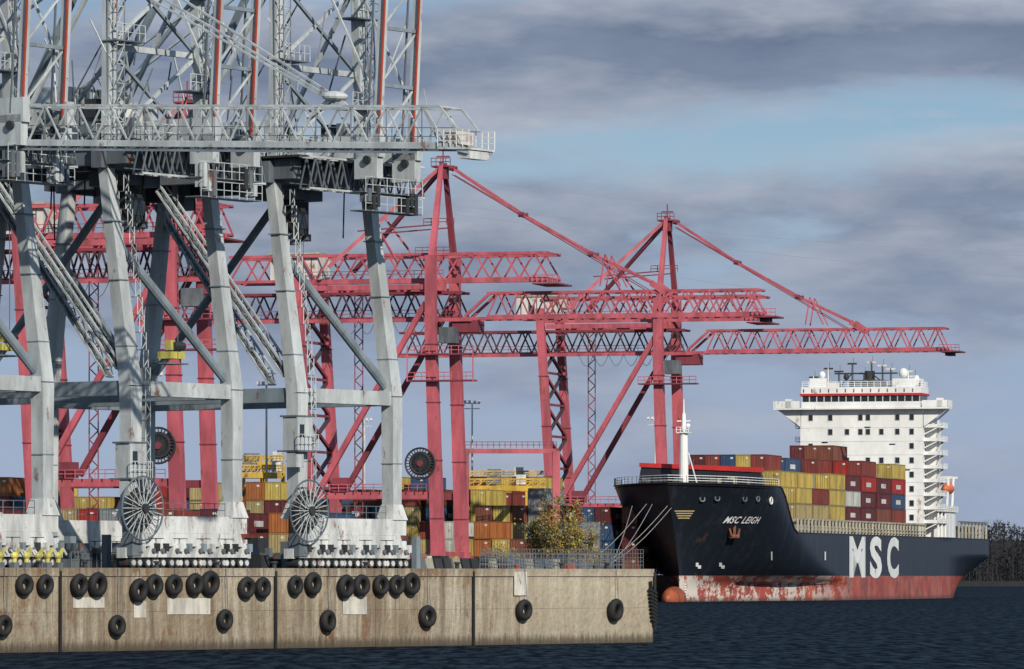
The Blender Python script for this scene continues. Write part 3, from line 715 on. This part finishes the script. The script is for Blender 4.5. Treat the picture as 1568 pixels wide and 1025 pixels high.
for sd in (-1,1):
    mb.box(S(s0-2.0,20.6*sd,44.7),SM*.25,SA*5,Z*1.6,WHITE)
    mb.hexa([S(s0,14.6*sd,40.3),S(s0+.5,14.6*sd,40.3),S(s0+.5,14.8*sd,40.3),S(s0,14.8*sd,40.3),S(s0,14.6*sd,44.25),S(s0+.5,14.6*sd,44.25),S(s0+.5,20.2*sd,44.25),S(s0,20.2*sd,44.25)],WHITE)
    mb.beam(S(s0+3,20*sd,44.2),S(s0+3,14.7*sd,39.5),.4,.4,WHITE)
    mb.box(S(s0-2.0,18.0*sd,44.7),SM*1.4,SA*2,Z*2.1,WHITE)
mb.box(S(s0-1.6,-14.2,44.68),SM*28.4,SA*9,Z*1.4,WHITE)
mb.box(S(s0-1.5,-14.1,46.1),SM*28.2,SA*8.8,Z*1.35,GLASS)
for k in range(17): mb.box(S(s0-1.62,-14.15+k*1.75,46.1),SM*.22,SA*.2,Z*1.35,WHITEP)
mb.box(S(s0-1.9,-14.5,47.47),SM*29,SA*9.6,Z*.55,RED)
mb.box(S(s0-1.5,-14.3,48.04),SM*28.6,SA*9.2,Z*1.5,WHITE)
for k in range(14): mb.box(S(s0-1.6,-13.8+k*2.0,48.3),SM*.25,SA*.08,Z*.8,GREYD)
mb.rail(S(s0-1.4,-14,49.5),S(s0-1.4,14,49.5),1.3,.12,18,WHITE,3); mb.rail(S(s0-1.4,14,49.5),S(s0+7.4,14,49.5),1.3,.12,5,WHITE,3)
mb.box(S(s0+1,-12.8,49.5),SM*4,SA*5,Z*2.2,WHITE); mb.box(S(s0+1,-8.8,49.5),SM*3,SA*5,Z*1.2,WHITEP); mb.box(S(s0+1,7,49.5),SM*6.5,SA*5,Z*2.0,WHITE); mb.box(S(s0+2,-3.5,49.5),SM*8,SA*4,Z*1.8,GREYD)
mb.tube(S(s0+3,1.2,49.5),S(s0+3,1.2,53.4),1.2,DARK,12)
for x,h in ((-6,4.5),(-2.8,6.3),(1.8,6.6),(6.4,5.0),(-12,3.2),(12,3.2),(0,4.0),(-8.5,5.2),(4.4,5.8),(10.6,4.4)):
    mb.beam(S(s0+2,x,49),S(s0+2,x,49+h),.32,.32,DARK if abs(x)<8 else WHITEP); mb.beam(S(s0+2,x-1.1,48.8+h),S(s0+2,x+1.1,48.8+h),.3,.4,WHITEP if x>0 else DARK)
    mb.beam(S(s0+2,x+.3,49),S(s0+2,x+.3,50.3+h),.08,.08,DARK)
mb.beam(S(s0+2,-7,52.8),S(s0+2,8,52.8),.3,.35,DARK); mb.beam(S(s0+2,-5,51),S(s0+2,6,51),.3,.35,GREYD); mb.beam(S(s0+2,-6,49.5),S(s0+2,-2.8,52.8),.25,.25,DARK); mb.beam(S(s0+2,6,49.5),S(s0+2,1.8,52.8),.25,.25,DARK)
mb.ell(S(s0+2,9.4,52.8),SM*1.1,SA*1.1,Z*1.2,WHITE); mb.ell(S(s0+2,-10,52.5),SM*.8,SA*.8,Z*.9,WHITE); mb.ell(S(s0+2,12.5,51.5),SM*.7,SA*.7,Z*.8,WHITE); mb.ell(S(s0+2,-4.2,52),SM*.7,SA*.7,Z*.8,DARK)
mb.box(S(s0+16,-5,14.4),SM*10,SA*8,Z*36,NAVY)
for k in range(8):
    z=17.6+k*3.2; mb.box(S(s0+1,14.42,z),SM*3.4,SA*12,Z*.25,WHITE)
    mb.box(S(s0+1,14.45,z+.25),SM*3.3,SA*.1,Z*.55,WHITE); mb.box(S(s0+1,17.7,z+.25),SM*.1,SA*8,Z*.5,WHITE)
    mb.rail(S(s0+1,17.8,z+.2),S(s0+13,17.8,z+.2),1.1,.12,7,WHITE,3)
    if k<7: mb.beam(S(s0+3,17.0,z),S(s0+11,17.0,z+3.2),.5,.3,WHITEP)
    mb.beam(S(s0+1.3,14.6,z-1.5),S(s0+1.3,17.7,z),.2,.25,WHITE); mb.box(S(s0+3,14.43,z+.3),SM*.06,SA*1,Z*2,GLASS)
mb.box(S(s0+6,14.42,14.4),SM*1.9,SA*5,Z*28,WHITE)
for k in range(8):
    z=17.6+k*3.2; mb.box(S(s0+3,-16.6,z),SM*1.8,SA*6,Z*.2,WHITE); mb.rail(S(s0+3,-16.6,z+.2),S(s0+3,-14.9,z+.2),1,.1,2,GREYD,3)
mb.box(S(s0+13.1,-13,14.4),SM*27,SA*12,Z*13,WHITE)
mb.box(S(s0+13.1,12,14.4),SM*5.5,SA*12,Z*6,WHITE); mb.box(S(s0+8,14.45,14.4),SM*2.6,SA*6,Z*5,WHITE)
for k in range(5): mb.beam(S(s0+4+k*4.5,17.3,14.4),S(s0+4+k*4.5,17.3,20.5),.4,.4,WHITE)
mb.box(S(s0+2,14.5,20.4),SM*3.4,SA*24,Z*.3,WHITE); mb.rail(S(s0+2,17.9,20.6),S(s0+26,17.9,20.6),1.2,.13,10,WHITE,3)
mb.beam(S(s0+15.5,17.2,20.5),S(s0+15.5,17.6,28.6),.5,.6,WHITE); mb.beam(S(s0+22,17.2,20.5),S(s0+22,17.6,28.6),.5,.6,WHITE)
mb.beam(S(s0+15.5,15.2,28.6),S(s0+15.5,18.6,28.6),.4,.5,WHITE); mb.beam(S(s0+22,15.2,28.6),S(s0+22,18.6,28.6),.4,.5,WHITE)
mb.build('superstructure',False,ship)
mb=MB(); mb.ell(S(s0+18,16.9,25.9),SA*4.4,SM*1.45,Z*1.4,ORANGE,16,12); mb.ell(S(s0+19.5,16.9,27.1),SA*1.6,SM*.8,Z*.7,ORANGE,12,8); mb.build('lifeboat',True,ship)
# ------------------------------------------------------------------ containers
cw,ch,cl=3.25,3.42,16.0
ccols={'rust_red':(.22,.045,.035),'maroon':(.12,.025,.03),'yellow':(.50,.38,.10),'blue':(.035,.08,.17),'white':(.50,.51,.48),'brown':(.20,.07,.045),'bright_red':(.36,.03,.025),'orange':(.38,.13,.04),'green':(.04,.13,.09),'tan':(.40,.32,.15),'grey':(.22,.24,.26)}
cmesh={}
for nme,cc in ccols.items():
    mt_=paint('container_'+nme,cc,.55,.35,.35,.4); dk=paint('container_'+nme+'_frame',tuple(x*.6 for x in cc),.55,.2,.1)
    mb=MB(); X=Vector((1,0,0)); Yv=Vector((0,1,0))
    mb.box(Vector((-cw/2+.08,.08,.1)),X*(cw-.16),Yv*(cl-.16),Z*(ch-.18),mt_)
    for x in (-cw/2,cw/2-.2):
        for y in (0,cl-.2): mb.box(Vector((x,y,0)),X*.2,Yv*.2,Z*ch,dk)
        for z in (0,ch-.18): mb.box(Vector((x,.2,z)),X*.2,Yv*(cl-.4),Z*.18,dk)
    for y in (0,cl-.2):
        for z in (0,ch-.18): mb.box(Vector((-cw/2+.2,y,z)),X*(cw-.4),Yv*.2,Z*.18,dk)
    for k in range(18):
        for x in (-cw/2+.03,cw/2-.08): mb.box(Vector((x,.6+k*.85,.2)),X*.05,Yv*.4,Z*(ch-.4),mt_)
    for x in (-1.1,-.45,.45,1.1): mb.box(Vector((x-.04,.02,.2)),X*.08,Yv*.05,Z*(ch-.4),dk)
    mb.box(Vector((-.03,.05,.2)),X*.06,Yv*.04,Z*(ch-.4),DARK)
    mb.box(Vector((.5,.04,2.5)),X*.6,Yv*.03,Z*.35,WHITEP)
    if nme in ('blue','maroon','bright_red','green'): mb.box(Vector((cw/2-.02,5,1.1)),X*.025,Yv*5,Z*1.0,WHITEP)
    cmesh[nme]=mb.mesh('shipping_container')
ang=-math.atan2(SA.x,SA.y)
def cont(p,c):
    o=bpy.data.objects.new('shipping_container',cmesh[c]); o.location=p; o.rotation_euler=(0,0,ang+random.uniform(-.004,.004)); scene.collection.objects.link(o)
names=['rust_red']*4+['maroon']*5+['yellow']*4+['blue']*2+['white']+['brown']*4+['bright_red']*2+['grey']
mar=['rust_red','maroon','maroon','brown','brown','rust_red','maroon','bright_red']
bays=[(44,[2,3,4,4,4,4,4,3,2],['yellow','blue','rust_red','maroon','yellow','rust_red','blue']),
(61.2,[2,3,4,4,3,3,3,3,2],['yellow','yellow','blue','rust_red','tan','yellow']),
(78.4,[4,4,4,4,4,4,3,3,3],['yellow','white','blue','grey','rust_red','yellow','white']),
(95.6,[4,4,4,4,4,4,4,3,3],mar+['white','grey','blue','yellow']),
(112.8,[4,4,4,4,5,5,5,4,4],mar),
(130,[4,4,4,4,4,4,4,3,3],mar+['yellow','white','blue']),
(147.2,[3,3,3,3,4,4,4,4,4],['yellow','rust_red','bright_red','maroon','tan'])]
for s,ti,pal in bays:
    for i,n in enumerate(ti):
        for k in range(n):
            if s>62 and i<3 and k<n-1: continue
            p=S(s,-13.0+i*3.27,17.0+k*3.45); p+=SM*random.uniform(-.05,.05)
            c=random.choice(pal)
            if s==147.2: c=random.choice(['yellow','yellow','tan']) if k==3 else random.choice(['bright_red','maroon','blue','rust_red'])
            if s==44 and i>=7: c=random.choice(['yellow','yellow','tan','blue'])
            cont(p,c)
def yard(px0,px1,Y,tiers,names_,seed):
    R=random.Random(seed); x=(px0-784)/F*Y; xe=(px1-784)/F*Y
    while x<xe:
        n=R.choice(tiers); rc=R.choice(names_)
        for k in range(n):
            c=rc if R.random()<.4 else R.choice(names_)
            cont(Vector((x,Y+R.uniform(-.3,.3),ZT+k*3.45)),c)
        x+=3.5 if R.random()<.88 else 5.5
ny=['rust_red']*3+['maroon']*3+['yellow']*5+['tan']*2+['brown']*3+['blue']*2+['orange']*2+['bright_red','grey','white','green']
yard(-30,215,1010,[4,4,5],ny,11); yard(200,420,1060,[4,5,5],ny,12); yard(500,600,1150,[4,5],ny,13); yard(600,664,1150,[5,5],['yellow','yellow','tan','yellow','rust_red'],23);yard(664,740,1150,[4,5,5],ny,33); yard(740,870,1135,[4,4,5],ny,14); yard(870,965,1160,[4,4,3],['maroon','brown','rust_red','blue','brown'],15)
yard(380,520,1120,[4,5],ny,16); yard(600,840,1200,[5,6],ny,17); yard(-40,330,905,[2,3,3],ny,18); yard(330,600,960,[2,3],ny,19); yard(600,900,1105,[2,3],ny,20)
# ------------------------------------------------------------------ yard gantries
def yellow_gantry(px0,px1,py,Y):
    a=P(px0,py,Y); c=P(px1,py,Y); b=MB(); dy=Vector((0,6,0))
    for o in (0,1):
        b.beam(a+dy*o,c+dy*o,.7,1.1,YEL); b.beam(a+dy*o+Z*1.9,c+dy*o+Z*1.9,.25,.3,YEL); b.rail(a+dy*o+Z*.8,c+dy*o+Z*.8,1.1,.12,12,YEL)
        for q in (a,c): 
            for s in (0,1): b.beam(Vector((q.x+(1 if q is a else -1)*s*4,q.y+6*o,ZT)),q+dy*o+Vector(((1 if q is a else -1)*s*4,0,0)),.45,.45,YEL)
        for k in range(8): b.beam(a.lerp(c,k/8)+dy*o+Z*.5,a.lerp(c,(k+1)/8)+dy*o+Z*1.9,.15,.15,YEL)
    m_=(a+c)/2; b.box(m_-Vector((4,0,-.8)),Vector((3,0,0)),dy,Z*1.6,GREYD); b.box(m_+Vector((2,0,.8)),Vector((2,0,0)),dy*.8,Z*2.0,GREYL); b.box(m_+Vector((-6,-1,-2.6)),Vector((2,0,0)),dy*.5,Z*2.0,WHITEP)
    b.build('yard_gantry_crane')
yellow_gantry(715,836,748,1165); yellow_gantry(368,432,728,1100); yellow_gantry(716,832,735,1260); yellow_gantry(372,434,712,1180)
b=MB(); a=P(712,691,1110); c=P(852,691,1110)
b.beam(a,c,1.0,.9,PINK); b.rail(a+Z*.6,c+Z*.6,1.2,.12,16,PINKD)
for q in (a,c): b.beam(q,Vector((q.x,q.y,ZT)),1.4,1.4,PINK); b.beam(Vector((q.x,q.y+10,q.z)),Vector((q.x,q.y+10,ZT)),1.4,1.4,PINKD); b.beam(q,q+Vector((0,10,0)),1,1,PINKD)
b.build('red_gate_frame')
for px,py,Y in ((723,618,1300),(558,645,1350),(1003,643,1330),(408,590,1100),(233,576,1000)):
    b=MB(); t=P(px,py,Y); b.tube(Vector((t.x,t.y,ZT)),t,.3,GREYL,8,.18)
    for z in (0,-1.2): b.beam(t+Z*z-Vector((1.8,0,0)),t+Z*z+Vector((1.8,0,0)),.2,.2,GREYL)
    for x in (-1.6,-.6,.6,1.6): b.box(t+Vector((x-.3,-.4,.1)),Vector((.6,0,0)),Vector((0,.5,0)),Z*.6,WHITEP)
    b.build('floodlight_mast')
b=MB()
for (x0,y0,x1,y1,Y) in ((560,300,1700,400,1900),(600,262,1700,368,1900),(620,318,1700,436,1900),(1000,420,1700,486,1900)):
    pr_=None
    for j in range(25):
        a=j/24; q=P(x0+(x1-x0)*a,y0+(y1-y0)*a+10*math.sin(math.pi*a),Y)
        if pr_: b.beam(pr_,q,.10,.10,CABLEF)
        pr_=q
b.build('power_lines')
b=MB()
for (x0,y0,Y0,x1,Y1) in ((1022,775,1146,905,1112),(1028,778,1146,915,1112),(990,772,1150,880,1108),(1000,770,1150,925,1114),(968,775,1152,930,1118)):
    A=P(x0,y0,Y0);E=P(x1,880,Y1); E.z=ZT+.6; pr_=A
    for j in range(1,9):
        q=A.lerp(E,j/8)-Z*1.4*math.sin(math.pi*j/8); b.tube(pr_,q,.075,ROPE,4,cap=False); pr_=q
b.build('mooring_lines')
b=MB()
a=C(tt(735,6),6,ZT); e=C(tt(955,3),3,ZT)
b.rail(a,e,1.1,.06,26,GREYD,3)
a=C(tt(735,9),9,ZT); e=C(tt(985,6),6,ZT); b.rail(a,e,1.5,.04,60,GREYD,5)
b.build('pier_fence')
b=MB()
for k in range(16):
    q=C(tt(640+k*14,9),9,ZT); b.hexa([q,q+D*.9,q+D*.9+N*.6,q+N*.6,q+Z*.8+N*.2,q+D*.9+Z*.8+N*.2,q+D*.9+N*.4+Z*.8,q+N*.4+Z*.8],random.choice([BEIGE,GREYD,GREYD,DARK,DARK]))
b.build('concrete_barriers')
b=MB()
for k in range(6):
    q=G(2+k*18+random.uniform(-3,3),866,1.4); q.z=ZT
    b.box(q-D*.25-N*.2,D*.5,N*.4,Z*.35,GREYD); b.tube(q+Z*.3,q+Z*.7,.16,YELL,8); b.ell(q+Z*.8,D*.34,N*.25,Z*.25,YELL); b.beam(q+Z*.75,q+Z*1.25+D*.5,.16,.2,YELL); b.beam(q+Z*1.2+D*.5,q+Z*.85+D*.8,.12,.16,GREYL); b.beam(q+Z*.8,q+Z*1.15-D*.4,.12,.14,GREYL)
b.build('quick_release_mooring_hooks')
R=random.Random(5)
b=MB()
for k in range(90):
    px=R.uniform(-10,640); off=R.uniform(6,24); q=C(tt(px,off),off,ZT); s1=R.uniform(.4,1.5)
    b.box(q,D*s1,N*s1,Z*R.uniform(.5,2.4),R.choice([DARK,DARK,DARK,GREYD,GREYD,GREYD,BLUEG,WHITEP]))
    if k%3==0: b.rail(q,q+D*3,1.1,.06,4,GREYD)
for k in range(14):
    px=R.uniform(640,960); off=R.uniform(10,16); q=C(tt(px,off),off,ZT); s1=R.uniform(.4,1.2)
    b.box(q,D*s1,N*s1,Z*R.uniform(.4,1.3),R.choice([DARK,GREYD,YEL,REDS,WHITEP]))
b.build('quayside_equipment')
# ------------------------------------------------------------------ autumn bushes
def leafmat(n,c):
    m,nt,bb=base(n,.7,0,.2); f=noise(nt,pos(nt),.9,3,.6)
    nt.links.new(mix(nt,ramp(nt,f,[(.35,0.0),(.65,1.0)]),c,tuple(x*.5 for x in c)),bb.inputs['Base Color']); return m
LV=[leafmat('leaf_olive',(.20,.19,.055)),leafmat('leaf_yellow',(.40,.30,.06)),leafmat('leaf_orange',(.30,.16,.05)),leafmat('leaf_dark',(.09,.10,.04))]
def bush(px,Y,h,wd,seed,nl=1500):
    R=random.Random(seed); b=MB(); o=P(px,885,Y); o.z=ZT
    for s in range(14):
        a=R.uniform(0,6.28); rr=R.uniform(.1,.55); tip=o+Vector((math.cos(a)*wd*rr,math.sin(a)*wd*rr,h*R.uniform(.55,1)*(1.05-rr*.4)))
        b.tube(o+Vector((math.cos(a)*wd*rr*.5,R.uniform(-.3,.3),0)),tip,.04,BARK,5,.012)
        for t in range(8):
            f=R.uniform(.15,1); c=(o+Vector((math.cos(a)*wd*rr*.5,0,0))).lerp(tip,f); e=c+Vector((R.gauss(0,.5),R.gauss(0,.5),R.uniform(.1,.8)))
            b.tube(c,e,.018,BARK,4,.008)
            mt_=R.choice(LV)
            for l in range(nl//112):
                p=c.lerp(e,R.random())+Vector((R.gauss(0,.2),R.gauss(0,.2),R.gauss(0,.22)))
                if p.z<ZT: continue
                u=Vector((R.uniform(-1,1),R.uniform(-1,1),R.uniform(-1,1))).normalized()*R.uniform(.04,.08); v_=u.orthogonal().normalized()*R.uniform(.04,.08)
                b.quad(p-u-v_,p+u-v_,p+u+v_,p-u+v_,mt_ if R.random()<.7 else R.choice(LV))
    b.build('autumn_bush')
bush(858,455,6.6,4.0,1,3300); bush(830,458,4.6,3.4,2,2300); bush(884,460,4.4,2.6,3,1500); bush(770,470,1.8,3.5,4,700); bush(915,462,1.6,3,5,500)
# ------------------------------------------------------------------ far shore
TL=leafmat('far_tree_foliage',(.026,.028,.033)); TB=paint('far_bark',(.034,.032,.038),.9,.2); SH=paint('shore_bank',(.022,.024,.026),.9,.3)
R=random.Random(9); b=MB()
Yf=3200; x0=(1180-784)/F*Yf; x1=x0+420
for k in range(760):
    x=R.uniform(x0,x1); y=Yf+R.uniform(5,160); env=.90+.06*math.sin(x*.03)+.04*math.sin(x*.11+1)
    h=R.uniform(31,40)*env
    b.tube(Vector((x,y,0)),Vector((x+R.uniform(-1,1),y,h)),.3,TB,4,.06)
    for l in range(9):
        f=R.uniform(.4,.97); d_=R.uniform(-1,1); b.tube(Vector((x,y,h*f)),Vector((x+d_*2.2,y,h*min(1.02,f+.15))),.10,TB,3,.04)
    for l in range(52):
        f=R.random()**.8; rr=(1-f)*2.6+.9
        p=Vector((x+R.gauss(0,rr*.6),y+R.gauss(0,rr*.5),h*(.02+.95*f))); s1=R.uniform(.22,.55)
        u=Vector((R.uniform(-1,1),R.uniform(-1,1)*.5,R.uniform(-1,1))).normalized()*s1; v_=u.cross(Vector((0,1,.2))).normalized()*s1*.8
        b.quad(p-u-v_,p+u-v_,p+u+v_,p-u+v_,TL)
b.build('distant_trees')
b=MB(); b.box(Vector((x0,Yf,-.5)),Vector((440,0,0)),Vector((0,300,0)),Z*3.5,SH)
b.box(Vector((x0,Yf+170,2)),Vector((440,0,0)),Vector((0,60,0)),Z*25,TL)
b.build('far_shore')
print('done',len(bpy.data.objects))
